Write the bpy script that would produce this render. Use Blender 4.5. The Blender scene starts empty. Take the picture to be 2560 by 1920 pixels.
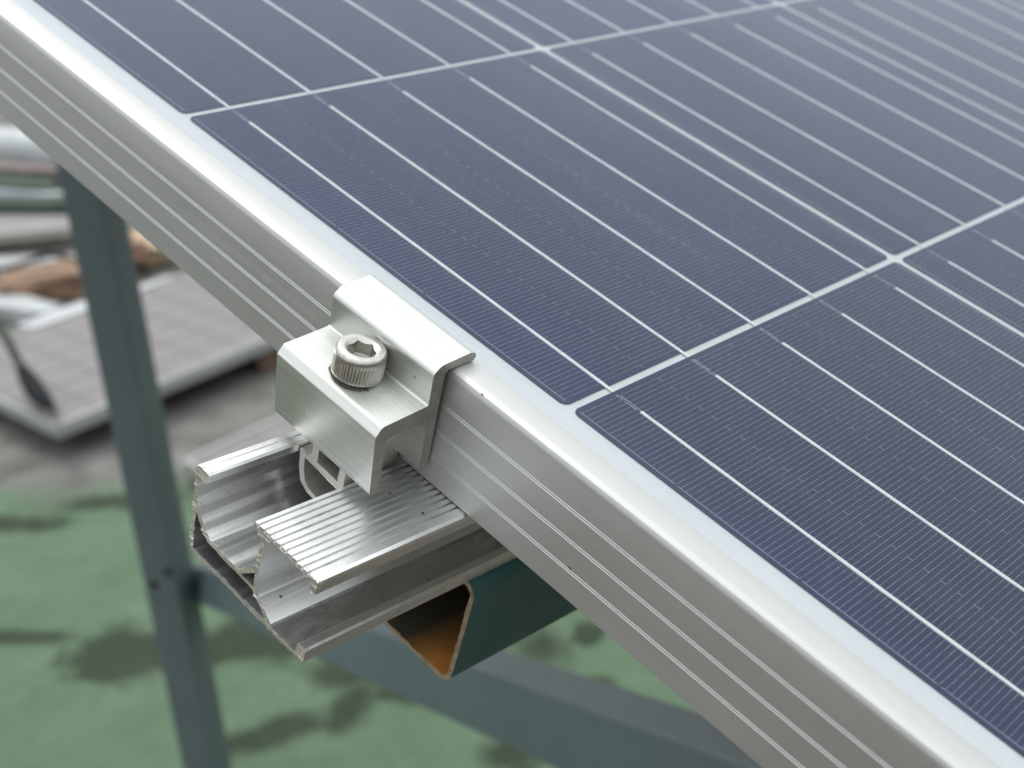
import bpy, bmesh, math, random
from mathutils import Vector, Matrix, noise
from mathutils.geometry import tessellate_polygon

SC = bpy.context.scene
COL = SC.collection
random.seed(7)
mm = 0.001

# ------------------------------------------------------------------ camera
CAM_RIGHT = Vector((0.99706092, -0.03111013, -0.07001201))
CAM_DOWN = Vector((-0.07661280, -0.40487618, -0.91115628))
CAM_FWD = Vector((0.0, 0.91384213, -0.40606965))
cam_data = bpy.data.cameras.new('camera')
cam = bpy.data.objects.new('camera', cam_data)
COL.objects.link(cam)
rot = Matrix((CAM_RIGHT, -CAM_DOWN, -CAM_FWD)).transposed()
cam.matrix_world = Matrix.Translation((0, 0, 1.4)) @ rot.to_4x4()
cam_data.sensor_width = 36.0
cam_data.lens = 3429.3 / 2560 * 36
cam_data.clip_start = 0.01
cam_data.clip_end = 500
cam_data.dof.use_dof = True
cam_data.dof.focus_distance = 0.336
cam_data.dof.aperture_fstop = 14.5
SC.camera = cam

# ------------------------------------------------------------------ world, sun
SUN_EL, SUN_AZ = math.radians(58), math.radians(-35)      # azimuth measured from +Y towards +X
world = bpy.data.worlds.new('World')
SC.world = world
world.use_nodes = True
wn = world.node_tree
wn.nodes.clear()
sky = wn.nodes.new('ShaderNodeTexSky')
sky.sky_type = 'NISHITA'
sky.sun_disc = False
sky.sun_elevation = SUN_EL
sky.sun_rotation = SUN_AZ
sky.air_density = 1.0
sky.dust_density = 3.0
ovc = wn.nodes.new('ShaderNodeMix'); ovc.data_type = 'RGBA'
ovc.inputs[0].default_value = 0.82                        # overcast: the cloud layer veils the blue
ovc.inputs[7].default_value = (10.2, 10.55, 10.6, 1)
bg = wn.nodes.new('ShaderNodeBackground')
bg.inputs['Strength'].default_value = 0.115
wout = wn.nodes.new('ShaderNodeOutputWorld')
wn.links.new(sky.outputs[0], ovc.inputs[6])
# CIE overcast sky: brightness grows from the horizon to the zenith
wtc = wn.nodes.new('ShaderNodeTexCoord')
wsp = wn.nodes.new('ShaderNodeSeparateXYZ')
wmr = wn.nodes.new('ShaderNodeMapRange')
wmr.inputs['From Min'].default_value = 0.0
wmr.inputs['From Max'].default_value = 1.0
wmr.inputs['To Min'].default_value = 0.64
wmr.inputs['To Max'].default_value = 1.46
wsc = wn.nodes.new('ShaderNodeVectorMath'); wsc.operation = 'SCALE'
wn.links.new(wtc.outputs['Generated'], wsp.inputs[0])
wn.links.new(wsp.outputs[2], wmr.inputs[0])
wn.links.new(ovc.outputs[2], wsc.inputs[0])
wn.links.new(wmr.outputs[0], wsc.inputs['Scale'])
wn.links.new(wsc.outputs[0], bg.inputs['Color'])
wn.links.new(bg.outputs[0], wout.inputs[0])

sun_d = bpy.data.lights.new('sun', 'SUN')
sun_d.energy = 0.95
sun_d.angle = math.radians(16)
sun_d.color = (1.0, 0.975, 0.94)
sun = bpy.data.objects.new('sun', sun_d)
COL.objects.link(sun)
sdir = Vector((math.sin(SUN_AZ) * math.cos(SUN_EL), math.cos(SUN_AZ) * math.cos(SUN_EL), math.sin(SUN_EL)))
sun.rotation_euler = sdir.to_track_quat('Z', 'Y').to_euler()

SC.view_settings.view_transform = 'Standard'
SC.view_settings.look = 'None'
SC.view_settings.exposure = 0.30
SC.view_settings.gamma = 1.0
SC.view_settings.use_curve_mapping = False
SC.render.engine = 'CYCLES'
SC.cycles.max_bounces = 8
SC.cycles.transparent_max_bounces = 12

# panel space (u along the long frame edge, v across the panel, z out of the glass; mm) -> world (m)
PO = Vector((-0.09059151, 0.40748848, 1.31405336))
PR = Matrix(((0.65158301, 0.70469521, 0.28079217),
             (-0.67602641, 0.70735368, -0.20649231),
             (-0.34413352, -0.05527605, 0.93729221)))
PM = Matrix.Translation(PO) @ PR.to_4x4()


def pw(u, v, z):
    return PM @ Vector((u * mm, v * mm, z * mm))


# ------------------------------------------------------------------ node helpers
class NT:
    def __init__(s, name):
        s.m = bpy.data.materials.new(name)
        s.m.use_nodes = True
        s.t = s.m.node_tree
        s.t.nodes.clear()
        s.out = s.t.nodes.new('ShaderNodeOutputMaterial')
        s.b = s.t.nodes.new('ShaderNodeBsdfPrincipled')
        s.t.links.new(s.b.outputs[0], s.out.inputs[0])

    def n(s, typ, **kw):
        nd = s.t.nodes.new(typ)
        for k, v in kw.items():
            setattr(nd, k, v)
        return nd

    def l(s, a, b):
        s.t.links.new(a, b)

    def coord(s, kind='Object', scale=(1, 1, 1), rot=(0, 0, 0), loc=(0, 0, 0)):
        tc = s.n('ShaderNodeTexCoord')
        mp = s.n('ShaderNodeMapping')
        mp.inputs['Scale'].default_value = scale
        mp.inputs['Rotation'].default_value = rot
        mp.inputs['Location'].default_value = loc
        s.l(tc.outputs[kind], mp.inputs[0])
        return mp.outputs[0]

    def noise(s, vec, scale=5, detail=4, rough=0.55, dist=0.0):
        nd = s.n('ShaderNodeTexNoise')
        nd.inputs['Scale'].default_value = scale
        nd.inputs['Detail'].default_value = detail
        nd.inputs['Roughness'].default_value = rough
        nd.inputs['Distortion'].default_value = dist
        s.l(vec, nd.inputs['Vector'])
        return nd.outputs['Fac']

    def ramp(s, fac, stops):
        r = s.n('ShaderNodeValToRGB')
        e = r.color_ramp.elements
        while len(e) < len(stops):
            e.new(0.5)
        for i, (p, c) in enumerate(stops):
            e[i].position = p
            e[i].color = (c, c, c, 1) if isinstance(c, (int, float)) else (*c, 1)
        s.l(fac, r.inputs[0])
        return r.outputs[0]

    def mix(s, fac, a, b, mode='MIX'):
        m = s.n('ShaderNodeMix', data_type='RGBA', blend_type=mode)
        for sock, val in ((m.inputs[0], fac), (m.inputs[6], a), (m.inputs[7], b)):
            if isinstance(val, (int, float)):
                sock.default_value = val
            elif isinstance(val, tuple):
                sock.default_value = (*val, 1)
            else:
                s.l(val, sock)
        return m.outputs[2]

    def math(s, op, a, b=None, c=None, clamp=False):
        m = s.n('ShaderNodeMath', operation=op)
        m.use_clamp = clamp
        for i, v in enumerate((a, b, c)):
            if v is None:
                continue
            if isinstance(v, (int, float)):
                m.inputs[i].default_value = v
            else:
                s.l(v, m.inputs[i])
        return m.outputs[0]

    def bump(s, h, strength=0.3, dist=0.001):
        b = s.n('ShaderNodeBump')
        b.inputs['Strength'].default_value = strength
        b.inputs['Distance'].default_value = dist
        s.l(h, b.inputs['Height'])
        s.l(b.outputs[0], s.b.inputs['Normal'])
        return b

    def set(s, **kw):
        names = dict(color='Base Color', metal='Metallic', rough='Roughness', ior='IOR', spec='Specular IOR Level',
                     coat='Coat Weight', coat_rough='Coat Roughness', aniso='Anisotropic')
        for k, v in kw.items():
            sock = s.b.inputs[names[k]]
            if isinstance(v, (int, float)):
                sock.default_value = v
            elif isinstance(v, tuple):
                sock.default_value = (*v, 1)
            else:
                s.l(v, sock)
        return s


MATS = {}


def alu(name, base, rough, streak_axis, streak=0.06, scratch=0.0, grime=0.0, metal=0.92, bump=0.12, tint=None,
        freq=1500.0, dents=0):
    """anodised / mill-finish aluminium with extrusion lines running along streak_axis (0, 1 or 2)"""
    m = NT(name)
    sc = [freq, freq, freq]
    sc[streak_axis] = freq * 0.012
    v = m.coord(scale=tuple(sc))
    fine = m.noise(v, 1.0, 5, 0.65)
    sc2 = [freq * 0.16] * 3
    sc2[streak_axis] = freq * 0.006
    broad = m.noise(m.coord(scale=tuple(sc2)), 1.0, 3, 0.5)
    cloud = m.noise(m.coord(), 28.0, 4, 0.6)
    col = m.mix(m.ramp(fine, [(0.3, 0.0), (0.7, 1.0)]), tuple(c * (1 - streak) for c in base), tuple(min(1, c * (1 + streak)) for c in base))
    col = m.mix(m.ramp(broad, [(0.3, 0.0), (0.75, 0.35)]), col, tuple(c * 0.86 for c in base))
    if tint:
        col = m.mix(m.ramp(cloud, [(0.4, 0.0), (0.75, 0.5)]), col, tint)
    if grime:
        g = m.noise(m.coord(), 90.0, 6, 0.7, 0.6)
        g2 = m.noise(m.coord(), 900.0, 4, 0.7)
        gm = m.math('MULTIPLY', m.ramp(g, [(0.48, 0.0), (0.72, 1.0)]), m.ramp(g2, [(0.35, 0.15), (0.65, 1.0)]))
        col = m.mix(m.math('MULTIPLY', gm, grime), col, (0.20, 0.185, 0.16))
    r = m.math('ADD', m.math('MULTIPLY', m.math('SUBTRACT', fine, 0.5), 0.16), rough)
    r = m.math('ADD', r, m.math('MULTIPLY', m.math('SUBTRACT', cloud, 0.5), 0.18))
    h = fine
    if scratch:
        # fine random scuffs: thin voronoi-like lines from warped wave
        w = m.n('ShaderNodeTexVoronoi', feature='DISTANCE_TO_EDGE')
        w.inputs['Scale'].default_value = 55.0
        wv = m.n('ShaderNodeVectorMath', operation='ADD')
        m.l(m.coord(), wv.inputs[0])
        nn = m.n('ShaderNodeTexNoise')
        nn.inputs['Scale'].default_value = 60
        m.l(m.coord(), nn.inputs[0])
        vs = m.n('ShaderNodeVectorMath', operation='SCALE')
        m.l(nn.outputs['Color'], vs.inputs[0]); vs.inputs['Scale'].default_value = 0.02
        m.l(vs.outputs[0], wv.inputs[1])
        m.l(wv.outputs[0], w.inputs['Vector'])
        line = m.ramp(w.outputs['Distance'], [(0.0, 1.0), (0.012, 0.0)])
        gate = m.ramp(m.noise(m.coord(), 140.0, 2), [(0.55, 0.0), (0.62, 1.0)])
        sc_m = m.math('MULTIPLY', m.math('MULTIPLY', line, gate), scratch)
        col = m.mix(sc_m, col, (0.93, 0.93, 0.90))
    if dents:
        d = m.noise(m.coord(), 420.0, 2, 0.4)
        dm = m.ramp(d, [(dents, 0.0), (dents + 0.01, 1.0)])
        col = m.mix(m.math('MULTIPLY', dm, 0.85), col, (0.06, 0.05, 0.045))
    m.set(color=col, metal=metal, rough=r)
    m.bump(h, bump, 0.00012)
    MATS[name] = m.m
    return m.m


alu('anodised_frame', (0.512, 0.516, 0.502), 0.52, 0, 0.02, scratch=0.12, dents=0.80, metal=0.85, bump=0.05, freq=900)
FRAME = MATS['anodised_frame']
alu('clamp_aluminium', (0.60, 0.61, 0.58), 0.44, 0, 0.13, metal=0.92, bump=0.22, tint=(0.52, 0.555, 0.50), scratch=0.3, freq=1100, dents=0.77)
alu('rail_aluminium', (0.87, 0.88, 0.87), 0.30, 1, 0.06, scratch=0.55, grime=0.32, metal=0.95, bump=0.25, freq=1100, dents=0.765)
alu('nut_aluminium', (0.66, 0.64, 0.60), 0.42, 1, 0.04, metal=0.85, freq=900)


def mat_cut(name, base, dark, mark_rot, metal=0.8, rough=0.45, chunky=0.0):
    """sawn end face: parallel blade marks plus smeared burrs"""
    m = NT(name)
    v = m.coord(scale=(1, 1, 1), rot=mark_rot)
    sv = m.n('ShaderNodeMapping')
    sv.inputs['Scale'].default_value = (2600, 90, 90)
    m.l(v, sv.inputs[0])
    marks = m.noise(sv.outputs[0], 1.0, 4, 0.7)
    sv2 = m.n('ShaderNodeMapping')
    sv2.inputs['Scale'].default_value = (420, 8, 8)
    m.l(v, sv2.inputs[0])
    deep = m.noise(sv2.outputs[0], 1.0, 2, 0.5)
    blot = m.noise(m.coord(), 700.0, 5, 0.7)
    col = m.mix(m.ramp(marks, [(0.3, 0.0), (0.7, 1.0)]), dark, base)
    col = m.mix(m.ramp(deep, [(0.66, 0.0), (0.69, 0.9), (0.72, 0.0)]), col, (0.92, 0.92, 0.88))
    col = m.mix(m.math('MULTIPLY', m.ramp(blot, [(0.42, 0.0), (0.62, 1.0)]), 0.35 + chunky * 0.5), col, dark)
    m.set(color=col, metal=metal, rough=m.math('ADD', m.math('MULTIPLY', blot, 0.25), rough - 0.1))
    h = m.math('ADD', m.math('MULTIPLY', marks, 0.5), m.math('MULTIPLY', blot, 0.5 + chunky * 2))
    m.bump(h, 0.35 + chunky * 0.5, 0.00025)
    MATS[name] = m.m


# darker grey tone and pale oxide on the rail's open floor
m_ = MATS['rail_aluminium']; nt = m_.node_tree
bs = [n for n in nt.nodes if n.type == 'BSDF_PRINCIPLED'][0]


class Ext(NT):
    def __init__(s, mat, b):
        s.m = mat; s.t = mat.node_tree; s.b = b


m = Ext(m_, bs)
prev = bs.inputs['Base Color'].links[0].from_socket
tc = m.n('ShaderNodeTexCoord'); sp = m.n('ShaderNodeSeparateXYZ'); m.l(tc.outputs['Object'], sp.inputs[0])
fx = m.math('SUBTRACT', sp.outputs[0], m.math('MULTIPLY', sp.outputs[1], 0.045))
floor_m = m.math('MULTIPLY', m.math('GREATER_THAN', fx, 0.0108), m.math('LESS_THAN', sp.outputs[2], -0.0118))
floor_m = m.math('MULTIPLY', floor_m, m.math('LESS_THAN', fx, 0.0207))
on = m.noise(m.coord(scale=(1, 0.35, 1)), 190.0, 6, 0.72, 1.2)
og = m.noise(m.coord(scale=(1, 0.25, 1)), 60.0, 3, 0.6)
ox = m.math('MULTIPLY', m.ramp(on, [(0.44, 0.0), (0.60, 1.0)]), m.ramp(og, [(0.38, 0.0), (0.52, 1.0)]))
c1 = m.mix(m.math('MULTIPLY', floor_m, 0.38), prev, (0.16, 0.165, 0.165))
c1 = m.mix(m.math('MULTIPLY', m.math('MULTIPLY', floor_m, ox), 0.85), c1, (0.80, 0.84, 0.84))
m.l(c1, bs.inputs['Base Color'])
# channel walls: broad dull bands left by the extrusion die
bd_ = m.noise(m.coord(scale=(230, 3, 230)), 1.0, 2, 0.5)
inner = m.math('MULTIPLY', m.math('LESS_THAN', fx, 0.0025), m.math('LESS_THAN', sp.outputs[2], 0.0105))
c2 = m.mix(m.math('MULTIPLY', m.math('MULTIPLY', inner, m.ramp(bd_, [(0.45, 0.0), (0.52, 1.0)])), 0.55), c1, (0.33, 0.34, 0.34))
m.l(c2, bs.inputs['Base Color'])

mat_cut('clamp_cut_face', (0.45, 0.44, 0.405), (0.27, 0.265, 0.24), (math.radians(50), 0, 0))
mat_cut('rail_cut_face', (0.60, 0.58, 0.52), (0.27, 0.25, 0.20), (0, math.radians(40), 0), metal=0.55, rough=0.55, chunky=0.5)

# stainless bolt
m = NT('stainless_steel')
bl = m.noise(m.coord(), 500.0, 5, 0.65)
bl2 = m.noise(m.coord(), 120.0, 4, 0.6)
col = m.mix(m.ramp(bl, [(0.35, 0.0), (0.7, 1.0)]), (0.44, 0.43, 0.40), (0.62, 0.61, 0.58))
col = m.mix(m.math('MULTIPLY', m.ramp(bl2, [(0.5, 0.0), (0.7, 1.0)]), 0.7), col, (0.28, 0.26, 0.22))
m.set(color=col, metal=1.0, rough=m.math('ADD', m.math('MULTIPLY', bl, 0.2), 0.22))
m.bump(bl, 0.15, 0.0001)
MATS['stainless_steel'] = m.m

# backsheet
m = NT('white_backsheet')
m.set(color=m.mix(m.ramp(m.noise(m.coord(), 14.0, 4), [(0.3, 0.0), (0.8, 1.0)]), (0.765, 0.775, 0.77), (0.715, 0.725, 0.72)), rough=0.5)
MATS['white_backsheet'] = m.m

# ribbon
m = NT('tinned_ribbon')
rb = m.noise(m.coord(scale=(1, 4, 1)), 240.0, 4, 0.7)
m.set(color=m.mix(m.ramp(rb, [(0.3, 0.0), (0.6, 1.0)]), (0.88, 0.87, 0.84), (0.98, 0.98, 0.965)), metal=0.0, rough=0.4)
m.bump(rb, 0.4, 0.0002)
MATS['tinned_ribbon'] = m.m

# ------------------------------------------------------------------ cell material (flat silver print on blue silicon)
CP, CPV, CS = 159.25, 160.0, 156.9       # pitch along u, along v, cell size (mm)
HALF = CS / 2 * mm


def cell_material():
    m = NT('silicon_cell')
    tc = m.n('ShaderNodeTexCoord')
    sp = m.n('ShaderNodeSeparateXYZ')
    m.l(tc.outputs['Object'], sp.inputs[0])
    x, y = sp.outputs[0], sp.outputs[1]        # metres, cell centre at 0
    oi = m.n('ShaderNodeObjectInfo')
    # a slight waviness of the print (seen through textured glass)
    wob = m.noise(m.coord(), 330.0, 3, 0.6)
    xw = m.math('ADD', x, m.math('MULTIPLY', m.math('SUBTRACT', wob, 0.5), 0.00022))
    pitch = 1.5 * mm
    fx = m.math('FRACT', m.math('ADD', m.math('DIVIDE', xw, pitch), 100.5))
    d = m.math('MULTIPLY', m.math('ABSOLUTE', m.math('SUBTRACT', fx, 0.5)), pitch)
    brk = m.noise(m.coord(scale=(1, 0.45, 1)), 900.0, 2, 0.5)
    wid = m.math('MULTIPLY', m.ramp(brk, [(0.3, 0.45), (0.6, 1.0)]), 0.040 * mm)
    finger = m.math('LESS_THAN', d, wid)
    inside = m.math('MULTIPLY', m.math('LESS_THAN', m.math('ABSOLUTE', x), HALF - 1.2 * mm),
                    m.math('LESS_THAN', m.math('ABSOLUTE', y), HALF - 1.5 * mm))
    finger = m.math('MULTIPLY', finger, inside)
    # border line parallel to the long edge, broken every ~24 fingers
    edge_d = m.math('ABSOLUTE', m.math('SUBTRACT', m.math('ABSOLUTE', y), HALF - 1.5 * mm))
    bz = m.math('FRACT', m.math('ADD', m.math('DIVIDE', x, 24 * pitch), 100.3))
    edge = m.math('MULTIPLY', m.math('LESS_THAN', edge_d, 0.085 * mm), m.math('GREATER_THAN', bz, 0.025))
    edge = m.math('MULTIPLY', edge, m.math('LESS_THAN', m.math('ABSOLUTE', x), HALF - 1.4 * mm))
    # short jumpers half-way between the busbars: every third finger gap
    yb = m.math('ABSOLUTE', m.math('SUBTRACT', m.math('FRACT', m.math('ADD', m.math('DIVIDE', y, 31.35 * mm), 100.0)), 0.5))
    j1 = m.math('LESS_THAN', m.math('MULTIPLY', yb, 31.35), 0.06)
    jx = m.math('LESS_THAN', m.math('FRACT', m.math('ADD', m.math('DIVIDE', x, pitch * 3), 100.0)), 0.333)
    jump = m.math('MULTIPLY', m.math('MULTIPLY', j1, jx), m.math('LESS_THAN', m.math('ABSOLUTE', y), HALF - 10 * mm))
    # thin double pads where the ribbon has not started yet
    yc = m.math('ABSOLUTE', m.math('SUBTRACT', m.math('FRACT', m.math('ADD', m.math('DIVIDE', y, 31.35 * mm), 100.5)), 0.5))
    yd = m.math('ABSOLUTE', m.math('SUBTRACT', m.math('MULTIPLY', yc, 31.35), 0.42))
    pad = m.math('MULTIPLY', m.math('LESS_THAN', yd, 0.13), m.math('LESS_THAN', x, -HALF + 9.6 * mm))
    pbrk = m.ramp(m.noise(m.coord(), 1500.0, 2, 0.5), [(0.42, 0.0), (0.45, 1.0)])
    pad = m.math('MULTIPLY', m.math('MULTIPLY', pad, pbrk), m.math('GREATER_THAN', x, -HALF + 1.2 * mm))
    line = m.math('MAXIMUM', m.math('MAXIMUM', finger, edge), m.math('MAXIMUM', jump, pad))
    # silicon colour
    cl = m.noise(m.coord(), 16.0, 3, 0.5)
    fine = m.noise(m.coord(), 2200.0, 3, 0.7)
    base = m.mix(m.ramp(cl, [(0.3, 0.0), (0.7, 1.0)]), (0.005, 0.014, 0.090), (0.015, 0.018, 0.078))
    base = m.mix(m.math('MULTIPLY', m.ramp(fine, [(0.3, 0.0), (0.7, 1.0)]), 0.35), base, (0.009, 0.014, 0.045))
    br = m.n('ShaderNodeHueSaturation')
    m.l(base, br.inputs['Color'])
    m.l(m.math('ADD', m.math('MULTIPLY', oi.outputs['Random'], 0.22), 0.90), br.inputs['Value'])
    # darker near the printed rim
    rimy = m.math('GREATER_THAN', m.math('ABSOLUTE', y), HALF - 1.5 * mm)
    base2 = m.mix(m.math('MULTIPLY', rimy, 0.45), br.outputs[0], (0.02, 0.03, 0.055))
    # the antireflection layer turns blue along the cell's outer edge
    eb = m.math('DIVIDE', m.math('SUBTRACT', -HALF + 26 * mm, m.math('ADD', y, m.math('MULTIPLY', m.math('SUBTRACT', cl, 0.5), 0.03))), 26 * mm, clamp=True)
    ocs = m.n('ShaderNodeSeparateColor'); m.l(oi.outputs['Color'], ocs.inputs[0])
    base2 = m.mix(m.math('MULTIPLY', eb, ocs.outputs[0]), base2, (0.012, 0.036, 0.125))
    base2 = m.mix(m.math('MULTIPLY', ocs.outputs[1], 0.5), base2, (0.020, 0.030, 0.052))
    # dark specks of dirt
    spk = m.noise(m.coord(), 260.0, 2, 0.4)
    base2 = m.mix(m.math('MULTIPLY', m.ramp(spk, [(0.77, 0.0), (0.80, 1.0)]), 0.7), base2, (0.015, 0.016, 0.03))
    col = m.mix(line, base2, (0.46, 0.50, 0.52))
    m.set(color=col, rough=0.42, spec=0.08)
    return m.m


MATS['silicon_cell'] = cell_material()


def glass_material():
    m = NT('patterned_glass')
    m.t.nodes.remove(m.b)
    tr = m.n('ShaderNodeBsdfTransparent'); tr.inputs[0].default_value = (0.975, 0.99, 0.985, 1)
    gl = m.n('ShaderNodeBsdfGlossy'); gl.inputs['Roughness'].default_value = 0.22
    gl.inputs['Color'].default_value = (0.84, 0.88, 1.0, 1)
    fr = m.n('ShaderNodeFresnel'); fr.inputs['IOR'].default_value = 1.38
    # thin film of dust
    df = m.n('ShaderNodeBsdfDiffuse'); df.inputs['Color'].default_value = (0.62, 0.62, 0.68, 1)
    dn = m.noise(m.coord(), 9.0, 5, 0.6)
    dn2 = m.noise(m.coord(), 1300.0, 3, 0.6)
    bp = m.n('ShaderNodeBump'); bp.inputs['Strength'].default_value = 0.10; bp.inputs['Distance'].default_value = 0.0002
    m.l(dn2, bp.inputs['Height']); m.l(bp.outputs[0], gl.inputs['Normal'])
    dustf = m.ramp(dn, [(0.3, 0.008), (0.75, 0.032)])
    vo = m.n('ShaderNodeTexVoronoi', feature='F1'); vo.inputs['Scale'].default_value = 85.0; vo.inputs['Randomness'].default_value = 1.0
    m.l(m.coord(), vo.inputs['Vector'])
    ringm = m.ramp(vo.outputs['Distance'], [(0.16, 0.25), (0.22, 1.0), (0.26, 0.0)])
    gate = m.ramp(m.noise(m.coord(), 31.0, 2), [(0.52, 0.0), (0.60, 1.0)])
    dustf = m.math('ADD', dustf, m.math('MULTIPLY', m.math('MULTIPLY', ringm, gate), 0.018))
    streak = m.ramp(m.noise(m.coord(scale=(9, 60, 1)), 1.0, 4, 0.6), [(0.5, 0.0), (0.75, 0.035)])
    dustf = m.math('ADD', dustf, streak)
    # a dust film looks denser the more obliquely it is crossed: path length 1 / cos
    ge = m.n('ShaderNodeNewGeometry'); dt = m.n('ShaderNodeVectorMath', operation='DOT_PRODUCT')
    m.l(ge.outputs['Incoming'], dt.inputs[0]); m.l(ge.outputs['Normal'], dt.inputs[1])
    dustf = m.math('DIVIDE', m.math('MULTIPLY', dustf, 0.26), m.math('MAXIMUM', m.math('ABSOLUTE', dt.outputs['Value']), 0.12), clamp=True)
    m1 = m.n('ShaderNodeMixShader'); m.l(dustf, m1.inputs[0]); m.l(tr.outputs[0], m1.inputs[1]); m.l(df.outputs[0], m1.inputs[2])
    m2 = m.n('ShaderNodeMixShader'); m.l(fr.outputs[0], m2.inputs[0]); m.l(m1.outputs[0], m2.inputs[1]); m.l(gl.outputs[0], m2.inputs[2])
    m.l(m2.outputs[0], m.out.inputs[0])
    return m.m


MATS['patterned_glass'] = glass_material()
m = NT('glass_inner')
m.t.nodes.remove(m.b)
tr = m.n('ShaderNodeBsdfTransparent')
m.l(tr.outputs[0], m.out.inputs[0])
MATS['glass_inner'] = m.m


def painted(name, a, b, rough=0.5, scale=30.0, edge=None, bump=0.15, bdist=0.0006, metal=0.0):
    m = NT(name)
    n1 = m.noise(m.coord(), scale, 5, 0.6)
    n2 = m.noise(m.coord(), scale * 9, 4, 0.65)
    col = m.mix(m.ramp(n1, [(0.3, 0.0), (0.7, 1.0)]), a, b)
    if edge:
        col = m.mix(m.ramp(n2, [(0.66, 0.0), (0.72, 1.0)]), col, edge)
    m.set(color=col, rough=m.math('ADD', m.math('MULTIPLY', n2, 0.2), rough - 0.1), metal=metal)
    m.bump(n2, bump, bdist)
    MATS[name] = m.m
    return m.m


painted('green_grey_paint', (0.100, 0.132, 0.142), (0.118, 0.152, 0.162), 0.45, 12, edge=(0.04, 0.06, 0.055))
painted('brace_paint', (0.088, 0.120, 0.133), (0.108, 0.142, 0.156), 0.42, 12)
painted('tube_paint', (0.026, 0.092, 0.086), (0.042, 0.115, 0.106), 0.42, 40, edge=(0.05, 0.09, 0.08))
painted('primer_edge', (0.30, 0.24, 0.16), (0.17, 0.12, 0.07), 0.7, 300, edge=(0.10, 0.06, 0.03))
painted('grey_steel', (0.30, 0.33, 0.36), (0.42, 0.45, 0.48), 0.5, 20)
painted('white_plastic', (0.50, 0.53, 0.54), (0.34, 0.36, 0.36), 0.45, 8)
painted('pale_sheet', (0.36, 0.37, 0.365), (0.24, 0.24, 0.235), 0.6, 9)
painted('cardboard', (0.27, 0.175, 0.115), (0.16, 0.095, 0.06), 0.85, 18)
painted('tan_cardboard', (0.46, 0.36, 0.24), (0.36, 0.28, 0.19), 0.85, 18)
painted('timber', (0.22, 0.14, 0.10), (0.13, 0.085, 0.06), 0.8, 22)
painted('black_plastic', (0.004, 0.007, 0.009), (0.006, 0.009, 0.011), 0.95, 30)
painted('cable_sheath', (0.15, 0.165, 0.14), (0.11, 0.12, 0.105), 0.5, 30)
painted('mauve_tarp', (0.22, 0.185, 0.18), (0.16, 0.13, 0.125), 0.7, 12)
painted('laid_cells', (0.165, 0.148, 0.148), (0.185, 0.167, 0.167), 0.4, 5)
painted('laid_frame', (0.36, 0.37, 0.365), (0.30, 0.31, 0.305), 0.45, 5)
painted('laid_glass_line', (0.165, 0.155, 0.16), (0.175, 0.165, 0.17), 0.4, 5)
painted('blocker_cement', (0.22, 0.21, 0.19), (0.15, 0.145, 0.13), 0.85, 2.0)
painted('sealant_grey', (0.30, 0.31, 0.31), (0.12, 0.12, 0.115), 0.8, 160.0)
painted('seam_shade', (0.05, 0.045, 0.04), (0.11, 0.10, 0.09), 0.6, 500.0)
painted('pale_board', (0.27, 0.255, 0.25), (0.20, 0.19, 0.185), 0.8, 6)
painted('dark_timber', (0.10, 0.095, 0.085), (0.06, 0.058, 0.05), 0.8, 20)
painted('dark_rag', (0.035, 0.055, 0.042), (0.06, 0.085, 0.062), 0.9, 20)
painted('dark_hole', (0.01, 0.012, 0.012), (0.012, 0.015, 0.015), 0.9, 5)

# tube inside: rust low at the mouth, shade deeper in painted dark
m = NT('shaded_rusty_steel')
tc = m.n('ShaderNodeTexCoord'); sp = m.n('ShaderNodeSeparateXYZ'); m.l(tc.outputs['Object'], sp.inputs[0])
rn = m.noise(m.coord(), 70.0, 5, 0.65)
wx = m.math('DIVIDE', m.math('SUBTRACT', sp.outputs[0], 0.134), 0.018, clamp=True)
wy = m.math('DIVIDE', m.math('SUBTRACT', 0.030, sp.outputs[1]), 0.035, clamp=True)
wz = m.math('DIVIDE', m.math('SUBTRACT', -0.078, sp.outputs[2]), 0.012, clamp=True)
rust_fade = m.math('MULTIPLY', m.math('MULTIPLY', wx, wy), wz)
rust_fade = m.math('ADD', rust_fade, m.math('MULTIPLY', m.math('SUBTRACT', rn, 0.5), 0.5), clamp=True)
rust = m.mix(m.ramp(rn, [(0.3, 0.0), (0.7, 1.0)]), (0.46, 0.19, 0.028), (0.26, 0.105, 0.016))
col = m.mix(m.ramp(rust_fade, [(0.05, 0.0), (0.75, 1.0)]), (0.030, 0.024, 0.012), rust)
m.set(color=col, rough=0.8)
m.bump(m.noise(m.coord(), 900, 4), 0.5, 0.0003)
MATS['shaded_rusty_steel'] = m.m


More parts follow.
